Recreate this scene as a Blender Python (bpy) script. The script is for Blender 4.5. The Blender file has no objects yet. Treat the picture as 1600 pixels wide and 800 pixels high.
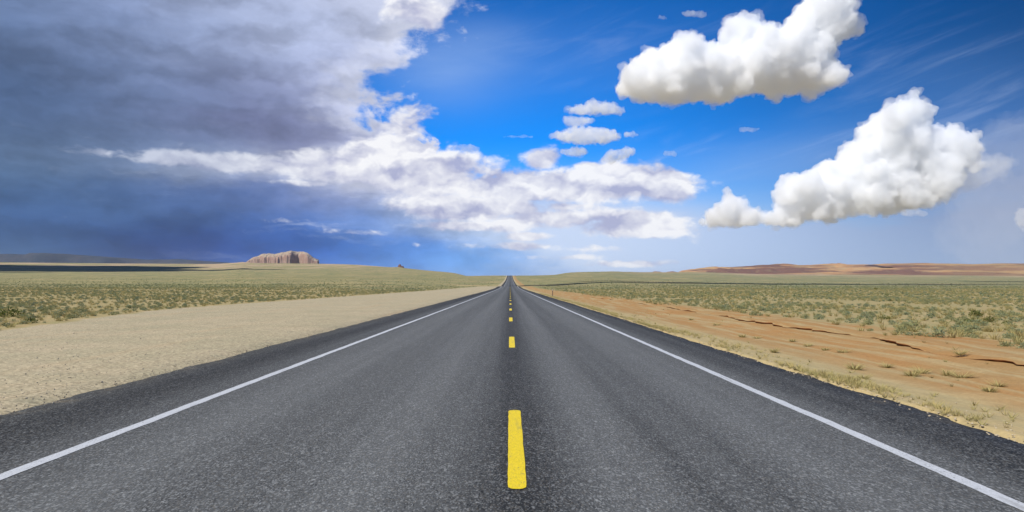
import bpy, bmesh, math, random
import numpy as np
from mathutils import Vector, Matrix, noise as mnoise

sc = bpy.context.scene
COL = sc.collection
PI = math.pi

# ------------------------------------------------------------------ camera
F = 1081.0                                  # focal length in pixels of the 1600 px photograph
PITCH = math.atan(45 / F)
YAW = math.atan(3 / F)
EYE = 1.43
cam = bpy.data.cameras.new('camera')
cam.sensor_width = 36
cam.lens = F / 1600 * 36
cam.clip_start = 0.1
cam.clip_end = 300000
cam_ob = bpy.data.objects.new('camera', cam)
COL.objects.link(cam_ob)
cam_ob.location = (0, 0, EYE)
cam_ob.rotation_euler = (PI / 2 + PITCH, 0, -YAW)
sc.camera = cam_ob
RC = cam_ob.rotation_euler.to_matrix()


def direction(px, py):
    return (RC @ Vector(((px - 800) / F, (400 - py) / F, -1))).normalized()


def point(px, py, Y):
    v = direction(px, py)
    return Vector((0, 0, EYE)) + v * (Y / v.y)


def azel(px, py):
    v = direction(px, py)
    return math.degrees(math.atan2(v.x, v.y)), math.degrees(math.asin(v.z))


def lin(c):
    return tuple(((v / 255) / 12.92 if v / 255 <= .04045 else ((v / 255 + .055) / 1.055) ** 2.4) for v in c)


SUN_EL, SUN_AZ = math.radians(48), math.radians(-132)
SUN_DIR = Vector((math.sin(SUN_AZ) * math.cos(SUN_EL), math.cos(SUN_AZ) * math.cos(SUN_EL), math.sin(SUN_EL)))


# ------------------------------------------------------------------ node helper
class Sock:
    """a node socket with arithmetic"""
    def __init__(s, g, o): s.g, s.o = g, o
    def __add__(s, b): return s.g.m('ADD', s, b)
    def __radd__(s, b): return s.g.m('ADD', b, s)
    def __sub__(s, b): return s.g.m('SUBTRACT', s, b)
    def __rsub__(s, b): return s.g.m('SUBTRACT', b, s)
    def __mul__(s, b): return s.g.m('MULTIPLY', s, b)
    def __rmul__(s, b): return s.g.m('MULTIPLY', b, s)
    def __truediv__(s, b): return s.g.m('DIVIDE', s, b)
    def __pow__(s, b): return s.g.m('POWER', s, b)


class Graph:
    def __init__(s, tree): s.t = tree

    def put(s, inp, v):
        if isinstance(v, Sock): s.t.links.new(v.o, inp)
        elif v is not None:
            if isinstance(v, (tuple, list)) and inp.type == 'RGBA' and len(v) == 3: v = (*v, 1)
            inp.default_value = v

    def n(s, typ, ins=None, out=0, **kw):
        nd = s.t.nodes.new(typ)
        for k, v in kw.items(): setattr(nd, k, v)
        for k, v in (ins or {}).items(): s.put(nd.inputs[k], v)
        return Sock(s, nd.outputs[out])

    def m(s, op, a, b=None, c=None, clamp=False):
        nd = s.t.nodes.new('ShaderNodeMath'); nd.operation = op; nd.use_clamp = clamp
        for i, v in enumerate((a, b, c)):
            if v is not None: s.put(nd.inputs[i], v)
        return Sock(s, nd.outputs[0])

    def v(s, op, a, b=None, c=None, out=0):
        nd = s.t.nodes.new('ShaderNodeVectorMath'); nd.operation = op
        for i, x in enumerate((a, b, c)):
            if x is not None: s.put(nd.inputs[i], x)
        return Sock(s, nd.outputs[out])

    def scale(s, a, f):
        nd = s.t.nodes.new('ShaderNodeVectorMath'); nd.operation = 'SCALE'
        s.put(nd.inputs[0], a); s.put(nd.inputs['Scale'], f)
        return Sock(s, nd.outputs[0])

    def xyz(s, x, y, z): return s.n('ShaderNodeCombineXYZ', {0: x, 1: y, 2: z})

    def sep(s, vec):
        nd = s.t.nodes.new('ShaderNodeSeparateXYZ'); s.put(nd.inputs[0], vec)
        return [Sock(s, o) for o in nd.outputs]

    def step(s, x, a, b, lo=0., hi=1.):
        return s.n('ShaderNodeMapRange', {'Value': x, 'From Min': a, 'From Max': b, 'To Min': lo, 'To Max': hi},
                   interpolation_type='SMOOTHSTEP')

    def noise(s, vec, scale, detail=4, rough=.55, out=0, dist=0., lac=2.0):
        return s.n('ShaderNodeTexNoise', {'Vector': vec, 'Scale': scale, 'Detail': detail, 'Roughness': rough,
                                          'Distortion': dist, 'Lacunarity': lac}, out=out)

    def mix(s, f, a, b, mode='MIX'):
        nd = s.t.nodes.new('ShaderNodeMix'); nd.data_type = 'RGBA'; nd.blend_type = mode
        s.put(nd.inputs[0], f); s.put(nd.inputs[6], a); s.put(nd.inputs[7], b)
        return Sock(s, nd.outputs[2])

    def ramp(s, f, stops, interp='LINEAR'):
        nd = s.t.nodes.new('ShaderNodeValToRGB'); s.put(nd.inputs[0], f)
        cr = nd.color_ramp; cr.interpolation = interp
        while len(cr.elements) < len(stops): cr.elements.new(.5)
        for e, (p, c) in zip(cr.elements, stops):
            e.position = p; e.color = (*c, 1) if len(c) == 3 else c
        return Sock(s, nd.outputs[0])


def material(name):
    mt = bpy.data.materials.new(name); mt.use_nodes = True
    mt.node_tree.nodes.clear()
    g = Graph(mt.node_tree)
    g.out = mt.node_tree.nodes.new('ShaderNodeOutputMaterial')
    return mt, g


def surface(g, color, rough=.9, normal=None, spec=.2, **kw):
    ins = {'Base Color': color, 'Roughness': rough, 'Specular IOR Level': spec}
    if normal is not None: ins['Normal'] = normal
    ins.update(kw)
    b = g.n('ShaderNodeBsdfPrincipled', ins)
    g.put(g.out.inputs['Surface'], b)
    return b


def bump(g, h, strength=.5, dist=.02):
    return g.n('ShaderNodeBump', {'Height': h, 'Strength': strength, 'Distance': dist})


# ------------------------------------------------------------------ object helpers
def mesh_object(name, verts, faces, mat=None, parent=None, smooth=False):
    me = bpy.data.meshes.new(name)
    verts = np.asarray(verts, dtype=np.float32)
    if isinstance(faces, np.ndarray):
        k = faces.shape[1]
        me.vertices.add(len(verts)); me.vertices.foreach_set('co', verts.ravel())
        me.loops.add(faces.size); me.loops.foreach_set('vertex_index', faces.astype(np.int32).ravel())
        me.polygons.add(len(faces)); me.polygons.foreach_set('loop_start', np.arange(0, faces.size, k, dtype=np.int32))
        me.update(calc_edges=True); me.validate()
    else:
        me.from_pydata(verts.tolist(), [], faces)
    if smooth: me.polygons.foreach_set('use_smooth', np.ones(len(me.polygons), dtype=bool))
    o = bpy.data.objects.new(name, me)
    COL.objects.link(o)
    if mat: me.materials.append(mat)
    if parent: o.parent = parent
    return o


def grid_faces(nx, ny):
    """quads of a grid whose vertices run x fastest"""
    i = np.arange(nx - 1)[None, :] + np.arange(ny - 1)[:, None] * nx
    i = i.ravel()
    return np.stack([i, i + 1, i + 1 + nx, i + nx], 1)


def tag(o, label=None, cat=None, group=None, kind=None):
    if label: o['label'] = label
    if cat: o['category'] = cat
    if group: o['group'] = group
    if kind: o['kind'] = kind
    return o


# value noise on numpy arrays
def _h(ix, iy, seed):
    n = (ix.astype(np.int64) * 374761393 + iy.astype(np.int64) * 668265263 + seed * 974711) & 0xffffffff
    n = ((n ^ (n >> 13)) * 1274126177) & 0xffffffff
    return ((n ^ (n >> 16)) & 0xffff) / 65535.0


def vnoise(x, y, seed=0):
    ix, iy = np.floor(x), np.floor(y)
    fx, fy = x - ix, y - iy
    fx = fx * fx * fx * (fx * (fx * 6 - 15) + 10); fy = fy * fy * fy * (fy * (fy * 6 - 15) + 10)
    a, b = _h(ix, iy, seed), _h(ix + 1, iy, seed)
    c, d = _h(ix, iy + 1, seed), _h(ix + 1, iy + 1, seed)
    return (a + (b - a) * fx) * (1 - fy) + (c + (d - c) * fx) * fy


def fbm(x, y, seed=0, octv=4, rough=.5):
    s, a, t = 0., 1., 0.
    for k in range(octv):
        s = s + a * vnoise(x * 2 ** k + 17.3 * k, y * 2 ** k - 9.1 * k, seed + k); t += a; a *= rough
    return s / t * 2 - 1


def sstep(a, b, x):
    t = np.clip((x - a) / (b - a), 0, 1)
    return t * t * (3 - 2 * t)

# ------------------------------------------------------------------ sun and sky
sun = bpy.data.lights.new('sun', 'SUN')
sun.energy = 4.0; sun.angle = math.radians(.5); sun.color = (1, .975, .945)
sun_ob = bpy.data.objects.new('sun', sun); COL.objects.link(sun_ob)
sun_ob.rotation_euler = SUN_DIR.to_track_quat('Z', 'Y').to_euler()
sun_ob.location = (-40, -40, 80)

world = bpy.data.worlds.new('World'); sc.world = world; world.use_nodes = True
W = Graph(world.node_tree)
bg = world.node_tree.nodes['Background']
SKY = .1
EXPO = .50
DIM = 2 ** -EXPO / SKY
bg.inputs[1].default_value = SKY
sky = W.n('ShaderNodeTexSky', sky_type='NISHITA', sun_disc=False, sun_elevation=SUN_EL, sun_rotation=SUN_AZ,
          altitude=1500, air_density=1.0, dust_density=.2, ozone_density=3.0)
# slide-film clear air: deep, saturated blue
sky = W.n('ShaderNodeHueSaturation', {'Saturation': 1.55, 'Value': 1.15, 'Hue': .5, 'Color': sky})
sky = W.v('MULTIPLY', sky, (.50, .80, 1.06))
gx, gy, gz = W.sep(W.n('ShaderNodeTexCoord', out=0))
az = W.m('DEGREES', W.m('ARCTAN2', gx, gy))
el = W.m('DEGREES', W.m('ARCSINE', gz))
P = W.xyz(az, el, 0.)
# ragged edges: the direction is shaken by noise before any cloud is looked up
wob = W.noise(W.v('MULTIPLY', P, (.16, .4, 0)), 1.0, 5, .6, out=1)
Pw = W.v('ADD', P, W.v('MULTIPLY', W.v('SUBTRACT', wob, (.5, .5, .5)), (7., 3.0, 0)))


def gauss(vec, px, py, sx, sy):
    a, e = azel(px, py)
    ka, ke = F * PI / 180 / sx, F * PI / 180 / sy
    d = W.v('MULTIPLY_ADD', vec, (ka, ke, 0), (-a * ka, -e * ke, 0))
    d = W.v('DOT_PRODUCT', d, d, out=1)
    return W.m('POWER', .3679, d)


def blend(vec, pts):
    """colour that flows from one named spot of the cloud layer to the next"""
    acc, tot = None, None
    for px, py, sx, sy, c in pts:
        w = gauss(vec, px, py, sx, sy)
        c = lin(c)
        acc = W.v('MULTIPLY', w, c) if acc is None else W.v('MULTIPLY_ADD', w, c, acc)
        tot = w if tot is None else tot + w
    return W.scale(acc, 1.0 / (tot + 1e-5) if False else W.m('DIVIDE', 1.0, tot + 1e-6))


STORM = [
    (-250, 150, 260, 200, (70, 95, 135)), (-50, 60, 130, 90, (95, 115, 150)), (0, 130, 120, 60, (62, 88, 130)),
    (250, 40, 200, 80, (136, 154, 194)), (450, 40, 150, 80, (182, 192, 222)), (630, 20, 100, 60, (205, 212, 235)),
    (200, 140, 120, 70, (105, 122, 160)), (400, 160, 110, 60, (112, 120, 160)), (560, 150, 90, 80, (170, 178, 212)),
    (60, 225, 120, 30, (92, 115, 148)), (250, 215, 130, 25, (104, 122, 158)), (420, 205, 110, 22, (120, 126, 165)),
    (-50, 260, 120, 30, (100, 125, 155)), (180, 248, 120, 20, (125, 145, 178)), (330, 255, 80, 22, (158, 172, 202)),
    (460, 262, 110, 24, (200, 205, 226)), (600, 265, 90, 30, (222, 224, 240)),
    (0, 320, 140, 50, (72, 104, 150)), (180, 310, 130, 40, (78, 108, 158)), (360, 305, 130, 26, (84, 108, 162)),
    (520, 305, 100, 22, (132, 150, 200)), (660, 310, 90, 24, (190, 202, 235)),
    (10, 398, 90, 26, (74, 112, 152)), (90, 350, 100, 40, (44, 78, 134)), (170, 388, 120, 26, (6, 36, 96)), (330, 384, 120, 34, (8, 46, 122)),
    (470, 345, 110, 30, (62, 102, 174)), (480, 400, 110, 34, (40, 96, 186)), (620, 345, 100, 26, (128, 160, 216)),
    (620, 405, 100, 30, (74, 134, 216)), (760, 350, 100, 30, (190, 210, 242)), (760, 415, 100, 26, (112, 170, 240)),
]
stormcol = blend(Pw, STORM)
# layered relief, stretched along the horizon, and faint slanting rain shafts
rel = W.noise(W.v('MULTIPLY', Pw, (.12, .7, 0)), 1.0, 6, .6)
rain = W.noise(W.xyz(az + el * .35, el * .05, 0.), .55, 3, .5)
low = W.step(el, 8., 3.)
stormcol = W.scale(stormcol, 1.0 + (rel - .5) * W.step(el, 8., 13., .62, .34) + (rain - .5) * .3 * low)
# bright ragged shreds under the deck
shred = W.step(W.noise(W.v('MULTIPLY', Pw, (.10, .75, 0)), 1.0, 7, .62), .54, .72)
shredmask = gauss(P, 470, 350, 260, 55) * .28 + gauss(P, 640, 300, 160, 50) * .4 + gauss(P, 200, 235, 260, 40) * .25
stormcol = W.mix(shred * shredmask, stormcol, lin((196, 208, 234)))
edge = W.ramp((el + 2.) / 26.,                                     # azimuth (deg/60+.5 units) of the ragged right border
              [((e + 2) / 26., ((a + 40) / 60.,) * 3) for e, a in sorted(
                  (azel(x, y)[1], azel(x, y)[0]) for x, y in
                  ((900, 440), (880, 410), (850, 370), (800, 330), (745, 290), (715, 250), (640, 225), (585, 190), (580, 150),
                   (600, 110), (640, 85), (690, 40), (720, 0), (740, -40)))])
paz, pel, _ = W.sep(Pw)
edge_az = W.sep(edge)[0] * 60. - 40.
soft = W.step(el, 3., 9., 7.0, 1.7)
curl = W.noise(W.v('MULTIPLY', P, (.30, .42, 0)), 1.0, 8, .62, dist=.3)
under = W.noise(W.v('MULTIPLY', Pw, (.11, .20, 0)), 1.0, 7, .58, dist=.5)
stormcol = W.scale(stormcol, 1. + (under - .5) * W.step(el, 9., 13., .3, .95))
amask = W.m('DIVIDE', edge_az - paz, soft) + (rel - .5) * 1.0 + (curl - .5) * W.step(el, 4., 10., .8, 4.2) \
    + W.m('MULTIPLY', gauss(P, 655, 205, 62, 48), 1.) * (2.2 + (curl - .5) * 16.) + gauss(P, 768, 62, 40, 20) * (.6 + (curl - .5) * 12.)
alpha_storm = W.step(amask, -.45, 1.15)
stormcol = W.mix(W.step(amask, 3.4, .2) * W.step(el, 5., 9.) * .6, stormcol, lin((226, 230, 246)))

# high thin veil on the right and over the horizon
vn = W.noise(W.v('MULTIPLY', P, (.05, .22, 0)), 1.0, 6, .6, dist=.4)
veilmask = (gauss(P, 1680, 310, 270, 110) * 1.0 + gauss(P, 1300, 420, 500, 70) * .75 + gauss(P, 950, 405, 300, 75) * 1.1 + gauss(P, 880, 345, 230, 55) * 1.0 + gauss(P, 690, 110, 100, 55) * .4 + gauss(P, 765, 65, 60, 30) * .2 + gauss(P, 1380, 400, 400, 60) * .35
            + gauss(P, 1480, 110, 120, 40) * .1 + gauss(P, 900, 90, 260, 60) * .12 + gauss(P, 1250, 250, 200, 40) * .3)
alpha_veil = W.m('MULTIPLY', veilmask, .30 + vn * 1.05, clamp=True) * .95
veilcol = blend(P, [(1650, 250, 250, 120, (116, 136, 180)), (1500, 400, 250, 60, (156, 174, 206)),
                    (1150, 400, 200, 60, (190, 210, 244)), (900, 400, 200, 70, (216, 228, 252)),
                    (1000, 200, 300, 100, (170, 200, 245)), (1400, 100, 250, 80, (120, 160, 220))])

# heaped cloud far off: noise piled into billows and shaded by what stands between it and the sun
def heap(vec):
    q = W.v('MULTIPLY', vec, (.30, .52, 0))
    d = W.noise(q, 1.6, 3, .5, out=1)
    q = W.v('ADD', q, W.scale(W.v('SUBTRACT', d, (.5, .5, .5)), .55))
    vor = W.n('ShaderNodeTexVoronoi', {'Vector': q, 'Scale': 1.1, 'Detail': 3., 'Roughness': .55, 'Lacunarity': 2.1},
              feature='F1', normalize=True)
    return W.noise(q, .9, 8, .61) * .8 + (1. - vor) * .55 - .30


def lit_heap(vec, depth):
    n0 = heap(vec); n1 = heap(W.v('ADD', vec, (-.28, .55, 0)))
    w = W.v('ADD', vec, W.scale(W.v('SUBTRACT', W.noise(vec, .5, 3, .55, out=1), (.5, .5, .5)), 2.2))
    b0 = W.noise(W.v('MULTIPLY', w, (.16, .36, 0)), 1.0, 3, .5)
    b1 = W.noise(W.v('MULTIPLY', W.v('ADD', w, (-.5, 1.0, 0)), (.16, .36, 0)), 1.0, 3, .5)
    return n0, W.m('ADD', .60, (n0 - n1) * depth + (b0 - b1) * 4.2, clamp=True), b0


h0, hl, hb = lit_heap(P, 1.25)
bank = None
for px, py, sx, sy, k in [(180, 240, 130, 9, .36), (300, 250, 110, 14, .72), (400, 256, 120, 20, .92), (470, 285, 120, 8, .6), (540, 262, 140, 30, 1.05), (670, 272, 120, 40, 1.1), (800, 292, 130, 32, 1.1), (930, 288, 170, 34, 1.15), (700, 255, 70, 24, 1.0),
                          (1040, 290, 80, 32, 1.08), (620, 230, 90, 30, .9), (980, 350, 110, 28, 1.02), (830, 369, 48, 9, .9), (740, 325, 160, 28, 1.0), (740, 354, 150, 14, .85), (870, 342, 170, 22, .9), (800, 385, 140, 10, .68), (930, 388, 120, 9, .6),
                          (870, 325, 120, 16, .7), (1000, 412, 110, 9, .75), (880, 402, 120, 8, .55), (640, 200, 60, 50, .75), (850, 248, 40, 24, .95), (915, 262, 30, 14, .9), (425, 345, 60, 9, .5), (570, 364, 70, 8, .5), (655, 382, 30, 8, .5),
                          (660, 20, 70, 40, .7), (1110, 335, 40, 14, .5)]:
    gg = gauss(P, px, py, sx, sy) * k
    bank = gg if bank is None else W.m('MAXIMUM', bank, gg)
dbank = bank + (h0 - .5) * 1.2 + (hb - .5) * 1.3 - .36
alpha_bank = W.step(dbank, 0., .34)
dim = W.step(az, -12., -28., 0., .6)                    # the left end lies in the storm's shade
bankcol = W.mix(hl, lin((176, 180, 212)), lin((252, 252, 255)))
bankcol = W.mix(dim, bankcol, W.scale(lin((150, 164, 196)), .75 + hl * .4))

# torn streaks of high ice cloud
cir = W.noise(W.xyz(az * .09 + el * .06, el * .62 - az * .16, 3.), 1., 7, .62, dist=.6)
cirmask = gauss(P, 1480, 95, 150, 60) * .55 + gauss(P, 960, 60, 240, 70) * .40 + gauss(P, 1250, 235, 230, 50) * .45 + gauss(P, 1500, 210, 160, 60) * .5 + gauss(P, 1050, 240, 90, 40) * .4
alpha_cir = W.step(cir, .46, .80) * cirmask * .36
# the sky is deepest far from the sun and palest low down in the gap of the clouds
sky = W.scale(sky, .80 + gauss(P, 760, 230, 340, 180) * .36 - gauss(P, 1780, 10, 430, 270) * .52)
col = W.mix(alpha_veil, sky, W.scale(veilcol, DIM))
col = W.mix(alpha_cir, col, W.scale(lin((196, 214, 246)), DIM))
stormcol = W.scale(stormcol, .86 + hl * .25)
col = W.mix(alpha_storm, col, W.scale(stormcol, DIM))
col = W.mix(alpha_bank * .96, col, W.scale(bankcol, DIM))
W.put(bg.inputs[0], col)
world.cycles.sampling_method = 'MANUAL'; world.cycles.sample_map_resolution = 1024

# ------------------------------------------------------------------ clouds: real bodies of scattering droplets
def cloud_material(dens, aniso=.0, alb=(.991, .995, 1.0)):
    key = 'cloud %.3g' % dens
    mt = bpy.data.materials.get(key)
    if mt: return mt
    mt, g = material(key)
    vs = g.n('ShaderNodeVolumePrincipled', {'Color': (*alb, 1), 'Density': dens, 'Anisotropy': aniso, 'Absorption Color': (0, 0, 0, 1)})
    g.put(g.out.inputs['Volume'], vs)
    return mt


_bm = bmesh.new(); bmesh.ops.create_icosphere(_bm, subdivisions=2, radius=1)
SPH_V = np.array([v.co[:] for v in _bm.verts]); SPH_F = np.array([[v.index for v in f.verts] for f in _bm.faces]); _bm.free()


def poly_sdf(px, py, poly):
    """signed distance (positive inside) to a closed outline"""
    P0 = np.array(poly, float); P1 = np.roll(P0, -1, 0)
    d = np.full(px.shape, 1e9); ins = np.zeros(px.shape, bool)
    for (ax, ay), (bx, by) in zip(P0, P1):
        ex, ey = bx - ax, by - ay
        t = np.clip(((px - ax) * ex + (py - ay) * ey) / (ex * ex + ey * ey + 1e-9), 0, 1)
        d = np.minimum(d, np.hypot(px - ax - t * ex, py - ay - t * ey))
        c = ((ay > py) != (by > py)) & (px < ex * (py - ay) / (ey if ey else 1e-9) + ax)
        ins ^= c
    return np.where(ins, d, -d)


def pack(poly, rmax, rmin=5.):
    P0 = np.array(poly)
    gx, gy = np.meshgrid(np.arange(P0[:, 0].min(), P0[:, 0].max(), 3.), np.arange(P0[:, 1].min(), P0[:, 1].max(), 3.))
    gx, gy = gx.ravel(), gy.ravel()
    d = poly_sdf(gx, gy, poly)
    r = np.minimum(d, rmax); live = d > rmin
    out = []
    while live.any():
        i = np.argmax(np.where(live, r, -1))
        out.append((gx[i], gy[i], r[i]))
        live &= np.hypot(gx - gx[i], gy - gy[i]) > r[i] * .62
    return out


def cloud(name, poly, Y, tau=.11, seed=1, rmax=40, rmin=5., vox=1.15, puff=1.0, base=None, flat=.15, depth=.5, rough=10., squash=1.0, heads=0, fringe=0, ftau=.022):
    """a cumulus at distance Y (m); sizes are in the angle one photo pixel covers at that distance"""
    rnd = random.Random(seed); U = Y / F
    sph = []
    zb = point(800, base, Y).z if base else -1e9
    polys = poly if isinstance(poly[0], list) else [poly]
    for q in polys:
      dy = rnd.uniform(-2.5, 2.5) * rmax * U if len(polys) > 1 else 0.
      for px, py, r in pack(q, rmax, rmin):
        c = point(px, py, Y); R0 = r * U * .82
        c.y += dy + rnd.uniform(-1, 1) * depth * rmax * U
        sph.append((c, R0))
        c = c.copy()
        for k in range(int(12 + r * .9)):
            v = Vector((rnd.gauss(0, 1), rnd.gauss(0, 1), rnd.gauss(0, 1) + .15)).normalized()
            R1 = R0 * rnd.uniform(.2, .42) * puff; c1 = c + v * (R0 * .9)
            sph.append((c1, R1))
            if r > 9:
                for j in range(6):
                    v2 = (v + Vector((rnd.gauss(0, 1), rnd.gauss(0, 1), rnd.gauss(0, 1))) * .8).normalized()
                    sph.append((c1 + v2 * R1 * .9, R1 * rnd.uniform(.25, .5)))
    # heads that bulge out of the sunny side and of the face
    if heads:
        poly = max(polys, key=len)
        xs = [p[0] for p in poly]; ys = [p[1] for p in poly]
        hit = 0
        for _ in range(4000):
            if hit >= heads: break
            r = rnd.uniform(.22, .6) * rmax
            px, py = rnd.uniform(min(xs), max(xs)), rnd.uniform(min(ys), max(ys))
            if poly_sdf(np.array([px]), np.array([py]), poly)[0] < r * .75: continue
            hit += 1
            c = point(px, py, Y); c.y -= rmax * U * rnd.uniform(.5, 1.25); R0 = r * U
            sph.append((c, R0))
            for k in range(16):
                v = Vector((rnd.gauss(0, 1), rnd.gauss(0, 1), rnd.gauss(0, 1) + .2)).normalized()
                R1 = R0 * rnd.uniform(.2, .42); c1 = c + v * (R0 * .92)
                sph.append((c1, R1))
                for j in range(5):
                    v2 = (v + Vector((rnd.gauss(0, 1), rnd.gauss(0, 1), rnd.gauss(0, 1))) * .8).normalized()
                    sph.append((c1 + v2 * R1 * .9, R1 * rnd.uniform(.25, .5)))
    C = np.array([c[:] for c, _ in sph]); R = np.array([r for _, r in sph])
    V = C[:, None, :] + SPH_V[None] * R[:, None, None] * np.array([1, 1, squash])
    z = V[..., 2]; V[..., 2] = np.where(z < zb, zb + (z - zb) * flat, z)
    Fc = (SPH_F[None] + np.arange(len(C))[:, None, None] * len(SPH_V)).reshape(-1, 3)
    o = mesh_object(name, V.reshape(-1, 3), Fc)
    md = o.modifiers.new('r', 'REMESH'); md.mode = 'VOXEL'; md.voxel_size = vox * U
    for sc_, st in ((18., rough), (6., rough * .75), (2.4, rough * .45)):
        tx = bpy.data.textures.new('billow', 'CLOUDS'); tx.noise_scale = sc_ * U; tx.noise_depth = 3
        md = o.modifiers.new('d', 'DISPLACE'); md.texture = tx; md.texture_coords = 'GLOBAL'
        md.strength = st * U; md.mid_level = .5
    md = o.modifiers.new('r2', 'REMESH'); md.mode = 'VOXEL'; md.voxel_size = vox * U
    me = bpy.data.meshes.new_from_object(o.evaluated_get(bpy.context.evaluated_depsgraph_get()))
    o.modifiers.clear(); old = o.data; o.data = me; bpy.data.meshes.remove(old); me.name = name
    me.materials.clear(); me.materials.append(cloud_material(tau / U))
    if fringe:
        # torn, see-through shreds round the dense body
        k = rnd.sample(range(len(C)), int(len(C) * .5))
        grow = np.where(R[k] > 9 * U, 1.04, 1.35)[:, None, None]
        Vf = C[k][:, None, :] + SPH_V[None] * R[k][:, None, None] * grow * np.array([1, 1, squash])
        z = Vf[..., 2]; zf = zb - 3 * U; Vf[..., 2] = np.where(z < zf, zf + (z - zf) * .3, z)
        Ff = (SPH_F[None] + np.arange(len(k))[:, None, None] * len(SPH_V)).reshape(-1, 3)
        s = mesh_object('wispy_fringe', Vf.reshape(-1, 3), Ff, parent=o)
        md = s.modifiers.new('r', 'REMESH'); md.mode = 'VOXEL'; md.voxel_size = vox * 1.5 * U
        for sc_, st in ((30., 15.), (11., 13.), (4., 6.)):
            tx = bpy.data.textures.new('shred', 'CLOUDS'); tx.noise_scale = sc_ * U * fringe; tx.noise_depth = 3
            md = s.modifiers.new('d', 'DISPLACE'); md.texture = tx; md.texture_coords = 'GLOBAL'
            md.strength = st * U * fringe; md.mid_level = .52
        md = s.modifiers.new('r2', 'REMESH'); md.mode = 'VOXEL'; md.voxel_size = vox * 1.2 * U
        mf = bpy.data.meshes.new_from_object(s.evaluated_get(bpy.context.evaluated_depsgraph_get()))
        s.modifiers.clear(); old = s.data; s.data = mf; bpy.data.meshes.remove(old); mf.name = 'wispy_fringe'
        mf.materials.clear(); mf.materials.append(cloud_material(ftau / U))
    return o


def lens(cx, cy, rx, ry, n=14, tilt=0., j=.18, seed=0):
    rnd = random.Random(seed); out = []
    for k in range(n):
        a = 2 * PI * k / n; q = 1 + rnd.uniform(-j, j)
        x, y = rx * math.cos(a) * q, ry * math.sin(a) * q
        out.append((cx + x * math.cos(tilt) - y * math.sin(tilt), cy + x * math.sin(tilt) + y * math.cos(tilt)))
    return out


HIGH = [(957, 142), (970, 120), (986, 96), (1006, 78), (1032, 80), (1048, 62), (1085, 62), (1104, 74), (1118, 88), (1122, 44), (1146, 26),
        (1178, 30), (1196, 62), (1222, 44), (1238, 18), (1262, -4), (1280, -34), (1312, -34), (1334, 2), (1328, 22), (1356, 36),
        (1346, 58), (1322, 62), (1296, 84), (1312, 108), (1304, 134), (1276, 152), (1248, 146), (1222, 158), (1188, 148), (1150, 154),
        (1128, 166), (1104, 174), (1078, 160), (1040, 168), (1006, 160), (975, 156)]
TOWER = [(1095, 352), (1100, 328), (1126, 316), (1136, 286), (1152, 298), (1160, 322), (1198, 332), (1214, 324), (1208, 290), (1226, 270),
         (1252, 270), (1264, 284), (1272, 260), (1298, 242), (1312, 252), (1318, 220), (1340, 226), (1352, 244), (1343, 200), (1372, 172),
         (1402, 158), (1434, 170), (1446, 200), (1472, 190), (1492, 212), (1512, 232), (1512, 255), (1496, 280), (1470, 310), (1436, 326),
         (1404, 330), (1388, 342), (1340, 330), (1316, 350), (1270, 344), (1240, 358), (1190, 352), (1160, 362), (1125, 356)]


TAIL = [(1480, 205), (1512, 226), (1536, 236), (1570, 244), (1578, 258), (1550, 286), (1515, 300), (1470, 322), (1440, 334), (1470, 270)]
TAIL = [(1480, 205), (1512, 226), (1536, 236), (1570, 244), (1578, 258), (1550, 286), (1515, 300), (1470, 322), (1440, 334), (1470, 270)]
LOWBANK = [(890, 345), (905, 325), (930, 320), (950, 322), (985, 320), (1030, 330), (1045, 350), (1062, 365), (1045, 377),
           (1020, 368), (980, 365), (940, 360), (900, 355)]

tag(cloud('cumulus_cloud', HIGH, 7700, base=158, seed=3, tau=.062, heads=60, fringe=1.75, ftau=.032), 'large white cumulus cloud with grey base, topmost in the deep blue sky', 'cloud')
tag(cloud('cumulus_cloud', TOWER, 22000, base=352, seed=4, rmax=38, tau=.07, heads=90, fringe=1.75, ftau=.032), 'towering heaped cumulus cloud above the orange hills', 'cloud')
SMALL = [
    (lens(930, 170, 50, 12, seed=1), 9, 'flat white cloud scrap topmost of the small pile beneath the large cumulus'),
    (lens(905, 190, 28, 9, seed=2), 6, 'narrow cloud scrap second from the top of the small pile'),
    (lens(915, 213, 62, 15, seed=3), 10, 'widest flat cloud scrap in the small pile above the white bank'),
    (lens(900, 238, 24, 9, seed=4), 6, 'small cloud scrap beneath the widest one of the pile'),
    (lens(965, 242, 28, 11, tilt=-.35, seed=5), 7, 'tilted cloud scrap at the foot of the small pile'),
    (lens(985, 211, 13, 6, seed=6), 5, 'tiny cloud tuft beside the widest scrap of the pile'),
]
for q, rm, lab in SMALL:
    tag(cloud('cloud_scrap', q, 14000, seed=11 + rm, rmax=rm, rmin=2.5, vox=1.2, rough=11, tau=.06, depth=.8, fringe=.8, ftau=.025), lab, 'cloud', 'small cloud scraps piled above the white bank')
for q, rm, lab in [
        (lens(1168, 203, 20, 5, seed=7), 4, 'tiny white cloud alone between the two big cumulus clouds'),
        (lens(728, 232, 25, 8, seed=8), 6, 'small bright cloud just off the ragged storm cloud edge'),
        (lens(1428, 333, 26, 7, seed=14), 5, 'small greyish cloud hanging under the right end of the towering cumulus'),
        (lens(1600, 342, 14, 20, seed=15), 9, 'pale cloud cut by the right edge of the picture'),
        (lens(1046, 240, 14, 5, seed=16), 3, 'tiny faint cloud right of the small cloud pile'),
        (lens(1034, 28, 9, 5, seed=17), 3, 'tiniest cloud tuft left of the faint small one near the top'),
        (lens(808, 214, 32, 3.5, seed=9), 3, 'thin flat cloud streak in the blue gap over the road'),
        (lens(1085, 22, 22, 7, seed=12), 5, 'faint small cloud high beside the large cumulus')]:
    tag(cloud('cloud_wisp', q, 14000, seed=21 + rm, rmax=rm, rmin=1.5, vox=1.1, rough=6, tau=.05), lab, 'cloud')



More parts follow.
